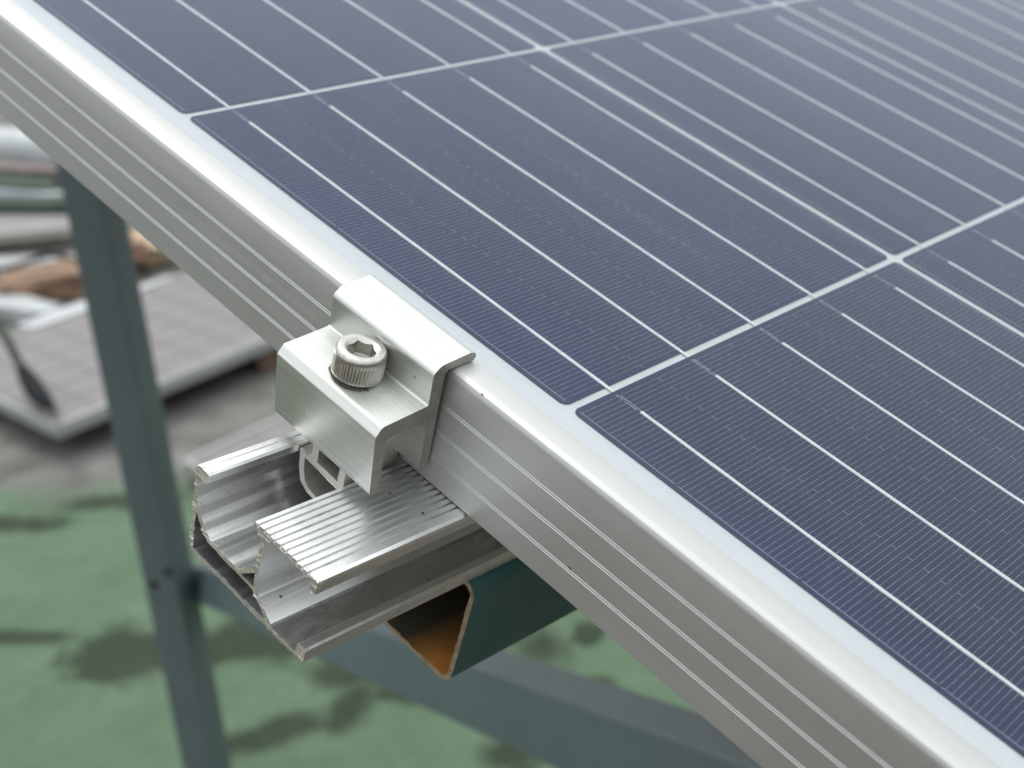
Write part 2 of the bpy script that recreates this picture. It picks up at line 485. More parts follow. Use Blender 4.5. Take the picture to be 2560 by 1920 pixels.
# roof floor
def roof_material():
    m = NT('painted_roof')
    g = m.n('ShaderNodeNewGeometry')
    sp = m.n('ShaderNodeSeparateXYZ'); m.l(g.outputs['Position'], sp.inputs[0])
    pos = g.outputs['Position']

    def nz(scale, det=4, rough=0.6, dist=0.0):
        nd = m.n('ShaderNodeTexNoise')
        nd.inputs['Scale'].default_value = scale; nd.inputs['Detail'].default_value = det
        nd.inputs['Roughness'].default_value = rough; nd.inputs['Distortion'].default_value = dist
        m.l(pos, nd.inputs['Vector'])
        return nd.outputs['Fac']
    big, mid, sm = nz(1.6), nz(6.5, 5), nz(34, 5)
    green = m.mix(m.ramp(mid, [(0.3, 0.0), (0.7, 1.0)]), (0.108, 0.166, 0.104), (0.086, 0.138, 0.084))
    green = m.mix(m.math('MULTIPLY', m.ramp(sm, [(0.45, 0.0), (0.7, 1.0)]), 0.25), green, (0.045, 0.075, 0.042))

    def blob(cx, cy, rx, ry, ang, lo, hi, amp=0.55):
        c, s_ = math.cos(ang), math.sin(ang)
        dx = m.math('SUBTRACT', sp.outputs[0], cx); dy = m.math('SUBTRACT', sp.outputs[1], cy)
        a = m.math('DIVIDE', m.math('ADD', m.math('MULTIPLY', dx, c), m.math('MULTIPLY', dy, s_)), rx)
        b = m.math('DIVIDE', m.math('SUBTRACT', m.math('MULTIPLY', dy, c), m.math('MULTIPLY', dx, s_)), ry)
        r = m.math('SQRT', m.math('ADD', m.math('MULTIPLY', a, a), m.math('MULTIPLY', b, b)))
        r = m.math('ADD', r, m.math('MULTIPLY', m.math('SUBTRACT', m.math('ADD', m.math('MULTIPLY', nz(8, 5, 0.66, 0.6), 0.65), m.math('MULTIPLY', nz(23, 4, 0.6), 0.35)), 0.5), 4.0 * amp))
        return m.ramp(r, [(lo, 1.0), (hi, 0.0)])
    dirt = None
    for args in STAINS:
        s_ = blob(*args)
        dirt = s_ if dirt is None else m.math('MAXIMUM', dirt, s_)
    dcol = m.mix(m.ramp(sm, [(0.35, 0.0), (0.65, 1.0)]), (0.015, 0.023, 0.014), (0.032, 0.040, 0.025))
    green = m.mix(m.math('MULTIPLY', dirt, 0.86), green, dcol)
    # bare cement screed beyond the painted part
    cem = m.mix(m.ramp(mid, [(0.32, 0.0), (0.68, 1.0)]), (0.215, 0.208, 0.198), (0.090, 0.087, 0.080))
    cem = m.mix(m.math('MULTIPLY', m.ramp(big, [(0.45, 0.0), (0.6, 1.0)]), 0.6), cem, (0.16, 0.17, 0.14))
    edge = m.math('ADD', m.math('SUBTRACT', sp.outputs[1], m.math('MULTIPLY', sp.outputs[0], 0.0)),
                  m.math('MULTIPLY', m.math('SUBTRACT', mid, 0.5), 0.35))
    f = m.ramp(m.math('SUBTRACT', edge, 2.30), [(0.40, 0.0), (0.52, 1.0)])
    # brown-grey tint added to the unseen near floor to mute green reflections
    near = m.ramp(m.math('ADD', m.math('MULTIPLY', sp.outputs[1], 0.75), m.math('MULTIPLY', m.math('SUBTRACT', mid, 0.5), 0.3)), [(0.80, 1.0), (1.0, 0.0)])
    green = m.mix(near, green, m.mix(mid, (0.085, 0.074, 0.058), (0.13, 0.115, 0.092)))
    # far green patch
    patch = blob(-1.62, 4.95, 0.55, 0.22, 0.1, 0.5, 1.2, 0.3)
    cem = m.mix(m.math('MULTIPLY', patch, 0.8), cem, (0.14, 0.21, 0.13))
    col = m.mix(f, green, cem)
    m.set(color=col, rough=m.math('ADD', m.math('MULTIPLY', mid, 0.25), 0.65), spec=0.15)
    m.bump(sm, 0.4, 0.004)
    return m.m


# (x, y, radius x, radius y, angle, inner, outer)
STAINS = [(-0.60, 2.08, 0.20, 0.075, -0.05, 0.55, 1.75), (-0.30, 1.90, 0.10, 0.05, 1.2, 0.45, 1.75), (-0.74, 2.09, 0.12, 0.11, -0.13, 0.60, 1.75), (-0.92, 2.165, 0.14, 0.035, -0.10, 0.45, 1.75),
          (-1.08, 2.61, 0.16, 0.055, -0.10, 0.45, 1.75), (-0.88, 2.68, 0.16, 0.05, 0.0, 0.45, 1.75),
          (-0.50, 2.10, 0.13, 0.10, -0.13, 0.55, 1.75), (-0.33, 1.98, 0.07, 0.09, 0.9, 0.45, 1.75),
          (-0.43, 1.83, 0.12, 0.05, 0.35, 0.55, 1.75), (-0.24, 1.905, 0.12, 0.035, -0.2, 0.35, 1.75),
          (-0.05, 1.72, 0.07, 0.05, -0.6, 0.45, 1.75), (-0.06, 2.06, 0.09, 0.07, 0.0, 0.35, 1.75),
          (0.10, 2.04, 0.035, 0.05, 0.0, 0.75, 1.75), (0.11, 1.89, 0.03, 0.04, 0.4, 0.45, 1.75), (0.02, 2.0, 0.07, 0.10, 0.3, 0.15, 1.75)]
MATS['painted_roof'] = roof_material()


# ------------------------------------------------------------------ mesh helpers
def tag(o, label=None, cat=None, group=None, kind=None):
    if label: o['label'] = label
    if cat: o['category'] = cat
    if group: o['group'] = group
    if kind: o['kind'] = kind
    return o


def empty(name, mat=None, loc=None):
    o = bpy.data.objects.new(name, None)
    o.empty_display_size = 0.02
    COL.objects.link(o)
    if mat is not None:
        o.matrix_world = mat
    if loc is not None:
        o.location = loc
    return o


def obj(name, me, mats, parent=None, matrix=None):
    o = bpy.data.objects.new(name, me)
    COL.objects.link(o)
    if not me.materials:
        for mt in (mats if isinstance(mats, (list, tuple)) else [mats]):
            me.materials.append(MATS[mt])
    if parent is not None:
        o.parent = parent
    if matrix is not None:
        if parent is None:
            o.matrix_world = matrix
        else:
            o.matrix_local = matrix
    return o


def smooth(me, ang=35):
    me.polygons.foreach_set('use_smooth', [True] * len(me.polygons))
    me.set_sharp_from_angle(angle=math.radians(ang))


def mesh(name, vs, fs, mi=None, smooth_ang=None):
    me = bpy.data.meshes.new(name)
    me.from_pydata([tuple(v) for v in vs], [], fs)
    if mi:
        me.polygons.foreach_set('material_index', mi)
    if smooth_ang:
        smooth(me, smooth_ang)
    me.update()
    return me


def round_poly(pts, radii, n=5):
    """round the corners of a closed 2D polygon; radii: one number or dict index->radius"""
    out = []
    N = len(pts)
    for i in range(N):
        r = radii.get(i, 0) if isinstance(radii, dict) else radii
        p = Vector(pts[i]); a = Vector(pts[i - 1]); b = Vector(pts[(i + 1) % N])
        if r <= 0:
            out.append(tuple(p)); continue
        d1 = (a - p); d2 = (b - p)
        l1, l2 = d1.length, d2.length
        d1.normalize(); d2.normalize()
        ang = d1.angle(d2)
        t = min(r / math.tan(ang / 2), l1 * 0.45, l2 * 0.45)
        p1 = p + d1 * t; p2 = p + d2 * t
        for k in range(n + 1):
            s = k / n
            q = p1 * (1 - s) ** 2 + p * 2 * s * (1 - s) + p2 * s ** 2
            out.append(tuple(q))
    return out


def resample(loop, step):
    out = []
    N = len(loop)
    for i in range(N):
        a = Vector(loop[i]); b = Vector(loop[(i + 1) % N])
        k = max(1, int((b - a).length / step))
        for j in range(k):
            out.append(tuple(a.lerp(b, j / k)))
    return out


def area(loop):
    return sum(loop[i - 1][0] * loop[i][1] - loop[i][0] * loop[i - 1][1] for i in range(len(loop))) / 2


def extrude_profile(name, loops, place, stations, cap_jit=0.0, step=None, cap_mat=1, seed=0, inner_mat=None, burr=0.0, ang=30):
    """loops[0] outer, others holes, 2D in mm. place(a, b, s) -> 3D point in metres. stations: list of positions.
    cap_jit: saw roughness of the first end (mm)."""
    L = []
    for k, lp in enumerate(loops):
        ar = area(lp)
        lp = list(lp)
        if (k == 0 and ar < 0) or (k > 0 and ar > 0):
            lp.reverse()
        if step:
            lp = resample(lp, step)
        L.append(lp)
    vs, fs, mi = [], [], []
    ring = []                      # ring[station][loop] -> start index
    rnd = random.Random(seed)
    for si, s in enumerate(stations):
        starts = []
        for lp in L:
            starts.append(len(vs))
            for (a, b) in lp:
                ds = 0.0
                if cap_jit and si <= 1:
                    nv = noise.noise(Vector((a * 0.45 + seed, b * 0.45, 3.1))) + 0.6 * noise.noise(Vector((a * 2.1, b * 2.1, seed)))
                    ds = cap_jit * nv
                    if si == 0:
                        if burr and rnd.random() < 0.30:
                            ds -= rnd.random() * burr
                        a += rnd.uniform(-1, 1) * cap_jit * 0.10
                        b += rnd.uniform(-1, 1) * cap_jit * 0.10
                vs.append(place(a, b, s + ds))
        ring.append(starts)
    for si in range(len(stations) - 1):
        for li, lp in enumerate(L):
            n = len(lp); s0 = ring[si][li]; s1 = ring[si + 1][li]
            for i in range(n):
                j = (i + 1) % n
                fs.append((s0 + i, s0 + j, s1 + j, s1 + i))
                mi.append(0 if (li == 0 or inner_mat is None) else inner_mat)
    for end in (0, len(stations) - 1):
        flat = [[Vector((a, b, 0)) for a, b in lp] for lp in L]
        tris = tessellate_polygon(flat)
        idx = []
        for li, lp in enumerate(L):
            idx += list(range(ring[end][li], ring[end][li] + len(lp)))
        for t in tris:
            f = tuple(idx[i] for i in t)
            if len(set(f)) < 3:
                continue
            fs.append(f); mi.append(cap_mat)
    me = bpy.data.meshes.new(name)
    me.from_pydata([tuple(v) for v in vs], [], fs)
    me.polygons.foreach_set('material_index', mi)
    bm = bmesh.new(); bm.from_mesh(me)
    bmesh.ops.recalc_face_normals(bm, faces=bm.faces)
    bm.to_mesh(me); bm.free()
    smooth(me, ang)
    me.update()
    return me


def boxmesh(name, x0, x1, y0, y1, z0, z1, bev=0.0, seg=2):
    bm = bmesh.new()
    vv = [bm.verts.new((x, y, z)) for x in (x0, x1) for y in (y0, y1) for z in (z0, z1)]
    for f in ((0, 1, 3, 2), (4, 6, 7, 5), (0, 4, 5, 1), (2, 3, 7, 6), (0, 2, 6, 4), (1, 5, 7, 3)):
        bm.faces.new([vv[i] for i in f])
    bmesh.ops.recalc_face_normals(bm, faces=bm.faces)
    if bev:
        bmesh.ops.bevel(bm, geom=bm.edges[:], offset=bev, segments=seg, affect='EDGES', profile=0.5)
    me = bpy.data.meshes.new(name)
    bm.to_mesh(me); bm.free()
    if bev:
        smooth(me, 40)
    return me


# ------------------------------------------------------------------ SETTING: roof floor and screed
bmr = bmesh.new()
S = 60
bmesh.ops.create_grid(bmr, x_segments=60, y_segments=60, size=S)
me = bpy.data.meshes.new('roof_floor'); bmr.to_mesh(me); bmr.free()
roof = obj('roof_floor', me, 'painted_roof')
tag(roof, 'flat roof painted green with dark dirt stains and bare grey cement beyond', kind='structure')

# unseen walls added round the roof to darken side light and reflections
for (x0, x1, y0, y1, lb) in ((2.9, 3.1, -3.0, 9.5, 'unseen cement wall added to dim side light on the right of the roof'), (-6.1, -5.9, -3.0, 9.5, 'unseen cement wall added to dim side light on the left of the roof'),
                             (-5.9, 2.9, -3.2, -3.0, 'unseen cement wall added to dim side light behind the viewer'), (-5.9, 2.9, 9.5, 9.7, 'unseen cement wall added to dim side light at the far end of the roof')):
    pp = obj('blocker_wall', boxmesh('blocker_wall', x0, x1, y0, y1, -0.02, 1.25, 0.01), 'blocker_cement')
    tag(pp, lb, 'wall')

# ------------------------------------------------------------------ SOLAR PANEL
I0, I1 = -8, 3            # cell rows along u
NV = 6
UMIN, UMAX = I0 * CP - 1.0, (I1 + 1) * CP + 1.0
VMAX = NV * CPV - 3.25
FV = -18.3                # outer face of the frame
FZT, FZB = 2.6, -32.2
panel = empty('solar_module', PM.copy())
tag(panel, 'large tilted solar panel with silver frame and dark blue cells filling the view', 'solar panel')


def frame_profile():
    # (w, z): w = distance outward from the cell edge
    p = [(9.2, 1.1), (9.25, 1.9), (9.9, 2.5), (10.6, 2.6), (16.1, 2.6), (17.0, 2.38), (17.75, 1.85), (18.15, 1.1), (18.3, 0.3)]
    for z in (-8.5, -16.5, -24.2):
        p += [(18.3, z + 0.72), (17.98, z + 0.67), (18.29, z + 0.33), (18.29, z + 0.0), (17.98, z - 0.05), (18.3, z - 0.40)]
    p += [(18.3, -31.9), (18.0, -32.2), (-6.0, -32.2), (-6.0, -30.7), (16.8, -30.7), (16.8, -2.4), (9.2, -2.4), (9.2, -1.0), (16.6, -1.0), (16.6, 1.1)]
    return p


def frame_side(name, a, b, outward, reach):
    """a, b corner points (u,v) of the cell area edge; outward unit vector; mitred at both ends"""
    pr = frame_profile()
    a = Vector(a); b = Vector(b); o = Vector(outward); d = (b - a).normalized()
    L = (b - a).length

    def place(w, z, s):
        # s in 0..1, mitre: longer at larger w
        along = -w + s * (L + 2 * w)
        q = a + d * along + o * w
        return Vector((q.x * mm, q.y * mm, z * mm))
    n = 24
    return extrude_profile(name, [pr], place, [i / n for i in range(n + 1)], cap_mat=0, ang=25)


c = [(UMIN, 0), (UMAX, 0), (UMAX, VMAX), (UMIN, VMAX)]
for k, (a, b, o) in enumerate(((c[0], c[1], (0, -1)), (c[1], c[2], (1, 0)), (c[2], c[3], (0, 1)), (c[3], c[0], (-1, 0)))):
    obj('frame_side', frame_side('frame_side', a, b, o, 0), 'anodised_frame', panel)

gm = boxmesh('glass', (UMIN - 16) * mm, (UMAX + 16) * mm, -16 * mm, (VMAX + 16) * mm, 0.55 * mm, 1.05 * mm)
gm.materials.append(MATS['glass_inner']); gm.materials.append(MATS['patterned_glass'])
for p in gm.polygons:
    p.material_index = 1 if p.normal.z > 0.5 else 0
obj('glass', gm, 'glass_inner', panel)
obj('backsheet', boxmesh('backsheet', (UMIN - 16) * mm, (UMAX + 16) * mm, -16 * mm, (VMAX + 16) * mm, -0.9 * mm, -0.45 * mm), 'white_backsheet', panel)

# dark bead of sealant between the frame lip and the glass
sb = []
for (x0, x1, y0, y1) in ((UMIN - 9.2, UMAX + 9.2, -9.25, -8.85), (UMIN - 9.2, UMAX + 9.2, VMAX + 8.85, VMAX + 9.25)):
    sb.append((x0, x1, y0, y1))
for k_, (x0, x1, y0, y1) in enumerate(sb):
    obj('sealant', boxmesh('sealant', x0 * mm, x1 * mm, y0 * mm, y1 * mm, 1.06 * mm, 1.38 * mm), 'sealant_grey', panel)

ch = 1.7 * mm
h = HALF
oct_ = [(-h + ch, -h), (h - ch, -h), (h - ch * 0.35, -h + ch * 0.35), (h, -h + ch), (h, h - ch), (h - ch * 0.35, h - ch * 0.35), (h - ch, h), (-h + ch, h),
        (-h + ch * 0.35, h - ch * 0.35), (-h, h - ch), (-h, -h + ch), (-h + ch * 0.35, -h + ch * 0.35)]
nn = len(oct_)
cell_me = mesh('cell', [(x, y, -0.25 * mm) for x, y in oct_] + [(x, y, 0) for x, y in oct_],
               [tuple(range(nn, 2 * nn)), tuple(reversed(range(nn)))] + [(i, (i + 1) % nn, nn + (i + 1) % nn, nn + i) for i in range(nn)])
cell_me.materials.append(MATS['silicon_cell'])


def ribbon_mesh(name, y0s, seg=40, seed=1):
    rnd = random.Random(seed)
    vs, fs = [], []
    for yc in y0s:
        b0 = len(vs)
        for i in range(seg + 1):
            s = i / seg
            x = (-h + 9.3 * mm) * (1 - s) + (h + 2.4 * mm) * s
            wv = 0.05 * mm * math.sin(s * 9 + seed) + rnd.uniform(-0.03, 0.03) * mm
            hw = (0.56 + rnd.uniform(-0.05, 0.05)) * mm
            z1 = (0.22 if s < 0.985 else 0.10) * mm
            for yy, zz in ((-hw, 0.01 * mm), (-hw * 0.7, z1), (hw * 0.7, z1), (hw, 0.01 * mm)):
                vs.append((x, yc + wv + yy, zz))
        for i in range(seg):
            a = b0 + 4 * i
            for k in range(3):
                fs.append((a + k, a + 4 + k, a + 5 + k, a + 1 + k))
            fs.append((a + 3, a + 7, a + 4, a))
        fs.append((b0, b0 + 1, b0 + 2, b0 + 3))
        e = b0 + 4 * seg
        fs.append((e + 3, e + 2, e + 1, e))
    me = mesh(name, vs, fs)
    bm = bmesh.new(); bm.from_mesh(me); bmesh.ops.recalc_face_normals(bm, faces=bm.faces); bm.to_mesh(me); bm.free()
    smooth(me, 20)
    me.materials.append(MATS['tinned_ribbon'])
    return me


YB = [31.35 * mm * k for k in (-2, -1, 0, 1, 2)]
rib_me = [ribbon_mesh('busbar', [0.0], 44, s) for s in (1, 2, 3)]
rib_all = ribbon_mesh('busbars', YB, 6, 5)
for i in range(I0, I1 + 1):
    for j in range(NV):
        cu = (i + 0.5) * CP; cv = j * CPV + CS / 2
        cell = bpy.data.objects.new('cell', cell_me); COL.objects.link(cell)
        cell.parent = panel
        cell.color = (0.75 if (i, j) == (1, 0) else 0.35 if j == 0 else 0.12 * random.random(), random.random() ** 1.5, 0, 1)
        cell.location = (cu * mm, cv * mm, random.uniform(-0.03, 0.03) * mm)
        near = (-3 <= i <= 1 and j <= 4)
        if near:
            for k, y in enumerate(YB):
                r = bpy.data.objects.new('busbar', rib_me[(i + j + k) % 3]); COL.objects.link(r)
                r.parent = cell
                r.location = (0, y, 0)
        else:
            r = bpy.data.objects.new('busbar', rib_all); COL.objects.link(r)
            r.parent = cell
            r['kind'] = 'stuff'

# ------------------------------------------------------------------ END CLAMP
clamp = empty('end_clamp', PM @ Matrix.Translation((117 * mm, -30 * mm, -7 * mm)))
tag(clamp, 'silver aluminium Z-shaped end clamp gripping the panel frame edge under the bolt', 'clamp')
pts = [(-12.6, 5.75), (-10.9, 5.1), (-10.3, 4.0), (-11.0, 2.9)]
v = -11.4
while v > -19.6:           # serrated underside
    pts += [(v, 2.78), (v - 0.42, 3.25), (v - 0.84, 2.74)]
    v -= 1.05
pts += [(-20.3, 2.0), (-19.9, -7.3), (-18.6, -27.2), (-18.9, -27.7), (-21.2, -27.9), (-21.6, -27.4), (-22.9, -11.0), (-36.0, -11.7), (-34.7, -28.6),
        (-35.1, -29.1), (-37.4, -28.9), (-37.8, -28.3), (-39.9, -9.8), (-38.2, -7.3), (-23.7, -6.4), (-24.4, 3.2), (-22.2, 5.1)]
N = len(pts)
rad = {N - 5: 0.9, N - 4: 1.2, N - 3: 0.7, N - 2: 2.2, N - 1: 1.8, 0: 0.8, 1: 0.6, 2: 0.6, N - 10: 0.5, N - 11: 0.3, N - 12: 0.3}
prof = round_poly(pts, rad, 5)


def place_clamp(a, b, s):
    return Vector(((s - 117) * mm, (a + 30) * mm, (b + 7) * mm))


cm = extrude_profile('clamp_body', [prof], place_clamp, [136.0, 135.85, 128, 117, 106, 98.6, 98.4], cap_mat=1, ang=28, step=1.5)
bo = obj('clamp_body', cm, ['clamp_aluminium', 'clamp_cut_face'], clamp)

# ------------------------------------------------------------------ SOCKET BOLT
bolt = empty('socket_bolt', PM @ Matrix.Translation((117.2 * mm, -30.45 * mm, -6.85 * mm)) @ Matrix.Rotation(math.radians(-1.5), 4, 'X'))
tag(bolt, 'stainless hex socket head bolt with knurled rim standing on the end clamp', 'bolt')


def bolt_mesh():
    n = 144
    rings = []

    def circ(r, z):
        rings.append([(r * math.cos(2 * math.pi * i / n), r * math.sin(2 * math.pi * i / n), z) for i in range(n)])

    def knurl(r, dp, z):
        L = []
        for i in range(n):
            ph = i % 3
            rr = r - (dp if ph == 0 else 0)
            t = 2 * math.pi * i / n
            L.append((rr * math.cos(t), rr * math.sin(t), z))
        rings.append(L)
    circ(5.6, 0.0); circ(6.05, 0.12); circ(6.45, 0.75); knurl(6.5, 0.05, 1.1); knurl(6.5, 0.24, 1.35); knurl(6.5, 0.24, 5.2)
    knurl(6.5, 0.10, 6.0); circ(6.48, 6.5); circ(6.38, 7.1); circ(6.12, 7.6); circ(5.85, 7.85); circ(5.5, 7.95); circ(4.35, 7.95); circ(4.18, 7.86)
    # countersink down to the hexagon
    rot0 = math.radians(35)

    def hexr(t, a=3.22):
        k = (t - rot0) % (math.pi / 3) - math.pi / 6
        return a / math.cos(k)
    L = []
    for i in range(n):
        t = 2 * math.pi * i / n
        rr = hexr(t)
        z = 7.86 - (4.18 - rr) * 0.85
        L.append((rr * math.cos(t), rr * math.sin(t), z))
    rings.append(L)
    rings.append([(hexr(2 * math.pi * i / n) * 0.985 * math.cos(2 * math.pi * i / n), hexr(2 * math.pi * i / n) * 0.985 * math.sin(2 * math.pi * i / n), 4.0) for i in range(n)])
    vs = [(x * mm, y * mm, z * mm) for R in rings for (x, y, z) in R]
    fs = []
    for k in range(len(rings) - 1):
        for i in range(n):
            j = (i + 1) % n
            fs.append((k * n + i, k * n + j, (k + 1) * n + j, (k + 1) * n + i))
    vs.append((0, 0, 3.2 * mm))
    last = (len(rings) - 1) * n
    for i in range(n):
        fs.append((last + i, last + (i + 1) % n, len(vs) - 1))
    vs.append((0, 0, 0))
    for i in range(n):
        fs.append(((i + 1) % n, i, len(vs) - 1))
    return mesh('bolt_head', vs, fs, smooth_ang=22)


obj('bolt_head', bolt_mesh(), 'stainless_steel', bolt)


def cyl_mesh(name, r, z0, z1, n=32, thread=None):
    vs, fs = [], []
    zs = [z0, z1]
    if thread:
        k = int((z1 - z0) / (thread / 2)); zs = [z0 + (z1 - z0) * i / k for i in range(k + 1)]
    for q, z in enumerate(zs):
        rr = r - (0.35 if thread and q % 2 else 0)
        for i in range(n):
            t = 2 * math.pi * i / n
            vs.append((rr * math.cos(t) * mm, rr * math.sin(t) * mm, z * mm))
    for q in range(len(zs) - 1):
        for i in range(n):
            j = (i + 1) % n
            fs.append((q * n + i, q * n + j, (q + 1) * n + j, (q + 1) * n + i))
    fs.append(tuple(reversed(range(n)))); b = (len(zs) - 1) * n
    fs.append(tuple(range(b, b + n)))
    return mesh(name, vs, fs, smooth_ang=40)


rnd = random.Random(5)
gv = [(0, 0, 0)]
for i in range(64):
    t = 2 * math.pi * i / 64
    rr = (6.55 + rnd.random() ** 3 * 0.55) * mm
    gv.append((rr * math.cos(t), rr * math.sin(t), 0.03 * mm))
gr = obj('seam_shade_ring', mesh('seam_shade_ring', [(0, 0, 0.035 * mm)] + gv[1:], [(0, 1 + i, 1 + (i + 1) % 64) for i in range(64)]), 'seam_shade', bolt)  # dark disc standing for the shaded contact gap under the bolt head
gr.location = (0, 0, -0.12 * mm)
obj('shank', cyl_mesh('shank', 3.9, -16.5, -0.05, 32, 1.25), 'stainless_steel', bolt)

# ------------------------------------------------------------------ MOUNTING RAIL
SK = 0.045


def rail_loops():
    o = [(102.4, -33.2), (103.0, -32.2), (104.7, -32.0), (104.9, -32.35), (105.2, -32.0), (107.0, -31.95), (107.6, -32.5), (107.6, -34.7), (106.5, -35.2),
         (104.6, -34.9), (104.0, -36.2), (104.2, -42.2), (105.0, -44.2), (106.8, -46.8), (109.0, -49.3), (111.6, -50.9), (121.0, -51.0), (122.6, -50.6),
         (125.2, -48.3), (128.6, -44.9), (128.9, -40.0), (128.9, -36.7), (128.0, -34.9), (126.1, -34.4), (125.6, -33.4), (126.2, -32.4)]
    u = 127.2
    while u < 147.4:
        o += [(u, -32.4), (u + 0.12, -33.3), (u + 0.60, -33.3), (u + 0.74, -32.4)]
        u += 2.06
    o += [(148.7, -32.4), (149.5, -32.9), (149.7, -33.8), (149.6, -36.6), (148.6, -37.1), (147.3, -36.7), (147.0, -34.4), (146.2, -33.95),
          (133.2, -34.0), (131.0, -34.8), (130.2, -36.6), (130.0, -51.6), (131.1, -53.2), (133.6, -55.2), (136.9, -57.7), (137.15, -58.45),
          (146.5, -58.4), (146.8, -55.5), (147.5, -55.0), (149.6, -54.7), (150.1, -55.3), (149.9, -59.0), (149.1, -59.7), (104.3, -59.6),
          (103.5, -58.9), (102.9, -46.0)]
    h1 = [(104.5, -46.8), (105.5, -47.9), (107.9, -50.6), (110.9, -52.2), (121.6, -52.5), (128.7, -53.0), (130.4, -54.6), (133.8, -57.2), (134.4, -58.2), (104.8, -58.3)]
    h2 = [(124.0, -51.5), (128.8, -47.1), (128.8, -51.9)]
    return [o, h1, h2]


rail_ref = Matrix.Translation((126 * mm, -64 * mm, -46 * mm))


def place_rail(a, b, s):
    return Vector(((a - 126 + SK * (s + 64)) * mm, (s + 64) * mm, (b + 46) * mm))


rail = empty('mounting_rail', PM @ rail_ref)
tag(rail, 'ribbed aluminium mounting rail with a rough sawn end under the end clamp', 'rail')
st = [-64, -63.3, -58, -40, -20, 0, 60, 200, 500, 985]
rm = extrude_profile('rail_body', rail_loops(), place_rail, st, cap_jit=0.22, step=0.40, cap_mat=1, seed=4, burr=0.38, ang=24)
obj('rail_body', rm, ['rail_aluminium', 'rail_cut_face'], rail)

# saw burrs: small curled flakes clinging to the sawn edges
bm = bmesh.new()
rnd = random.Random(11)
lo = rail_loops()[0]
for k in range(150):
    i = rnd.randrange(len(lo)); a0 = Vector(lo[i]); b0 = Vector(lo[(i + 1) % len(lo)])
    q = a0.lerp(b0, rnd.random())
    base = place_rail(q.x, q.y, -64 + rnd.uniform(-0.2, 0.8))
    d = Vector((rnd.uniform(-1, 1), rnd.uniform(-0.6, 1.0), rnd.uniform(-0.2, 1.0))).normalized() * rnd.uniform(0.3, 1.1) * mm
    w = Vector((rnd.uniform(-1, 1), rnd.uniform(-1, 1), rnd.uniform(-1, 1))).normalized() * rnd.uniform(0.06, 0.16) * mm
    t = d.cross(w).normalized() * 0.05 * mm
    p = [bm.verts.new(base - w), bm.verts.new(base + w), bm.verts.new(base + d * 0.6 + w * 0.6 + t * 3), bm.verts.new(base + d + t), bm.verts.new(base + t * 2)]
    bm.faces.new((p[0], p[1], p[2])); bm.faces.new((p[0], p[2], p[3])); bm.faces.new((p[1], p[4], p[2])); bm.faces.new((p[4], p[3], p[2])); bm.faces.new((p[0], p[3], p[4])); bm.faces.new((p[0], p[4], p[1]))
me = bpy.data.meshes.new('burr'); bm.to_mesh(me); bm.free()
b_ = obj('burr', me, 'rail_cut_face', rail)
b_['kind'] = 'stuff'

# ------------------------------------------------------------------ SLOT NUT
nut = empty('slot_nut', PM @ Matrix.Translation((118 * mm, -37 * mm, -34 * mm)))
tag(nut, 'grey aluminium slot nut block inside the rail channel behind the end clamp', 'nut')
no = [(109.1, -33.6), (110.0, -33.0), (111.9, -34.0), (112.9, -32.9), (113.6, -32.2), (113.5, -22.0), (125.9, -22.0), (126.3, -33.0), (126.4, -34.6), (125.6, -36.0),
      (124.6, -36.2), (111.2, -35.2), (111.6, -38.5), (112.7, -42.0), (114.4, -43.2), (118.0, -43.9), (118.2, -45.2), (114.2, -44.9), (111.2, -43.3), (109.7, -39.5)]
nh = [(115.7, -24.0), (123.8, -24.0), (124.0, -33.8), (115.9, -33.5)]


def place_nut(a, b, s):
    return Vector(((a - 118) * mm, (s + 37) * mm, (b + 34) * mm))


nm = extrude_profile('nut_body', [round_poly(no, 0.25, 2), nh], place_nut, [-37, -36.8, -30, -19.5], cap_jit=0.12, step=0.8, cap_mat=1, ang=30, seed=2)
obj('nut_body', nm, ['nut_aluminium', 'nut_aluminium'], nut)

# ------------------------------------------------------------------ STEEL TUBES
TUX0, TUX1, TZ0, TZ1, TV = 117.0, 155.2, -97.7, -59.85, -10.0


def tube_mesh(name):
    o = round_poly([(TUX0, TZ0), (TUX1, TZ0), (TUX1, TZ1), (TUX0, TZ1)], 4.6, 7)
    i_ = round_poly([(TUX0 + 1.5, TZ0 + 1.5), (TUX1 - 1.5, TZ0 + 1.5), (TUX1 - 1.5, TZ1 - 1.5), (TUX0 + 1.5, TZ1 - 1.5)], 3.0, 6)

    def place(a, b, s):
        return Vector(((a + SK * (s + 10)) * mm, s * mm, b * mm))
    return extrude_profile(name, [o, i_], place, [TV, TV + 0.8, 30, 120, 400, 990], cap_jit=0.35, step=1.2, cap_mat=1, inner_mat=2, seed=9, burr=0.3, ang=30)


tube = obj('steel_tube', tube_mesh('steel_tube'), ['tube_paint', 'primer_edge', 'shaded_rusty_steel'], matrix=PM.copy())
tag(tube, 'dark green square steel tube with rusty open end below the sawn rail end', 'tube')

# far purlin and rail that the post carries (hidden behind the panel)
du = -1262.0
t2 = tube.copy(); COL.objects.link(t2); t2.matrix_world = PM @ Matrix.Translation((du * mm, 0, 0))
t2['label'] = 'green square steel tube on the post top beneath the far end of the panel'
r2 = rail.copy(); COL.objects.link(r2); r2.matrix_world = PM @ Matrix.Translation((du * mm, 30 * mm, 0)) @ rail_ref
r2['label'] = 'aluminium mounting rail on the far steel tube above the post'
for chd in list(rail.children):
    c2 = chd.copy(); COL.objects.link(c2); c2.parent = r2

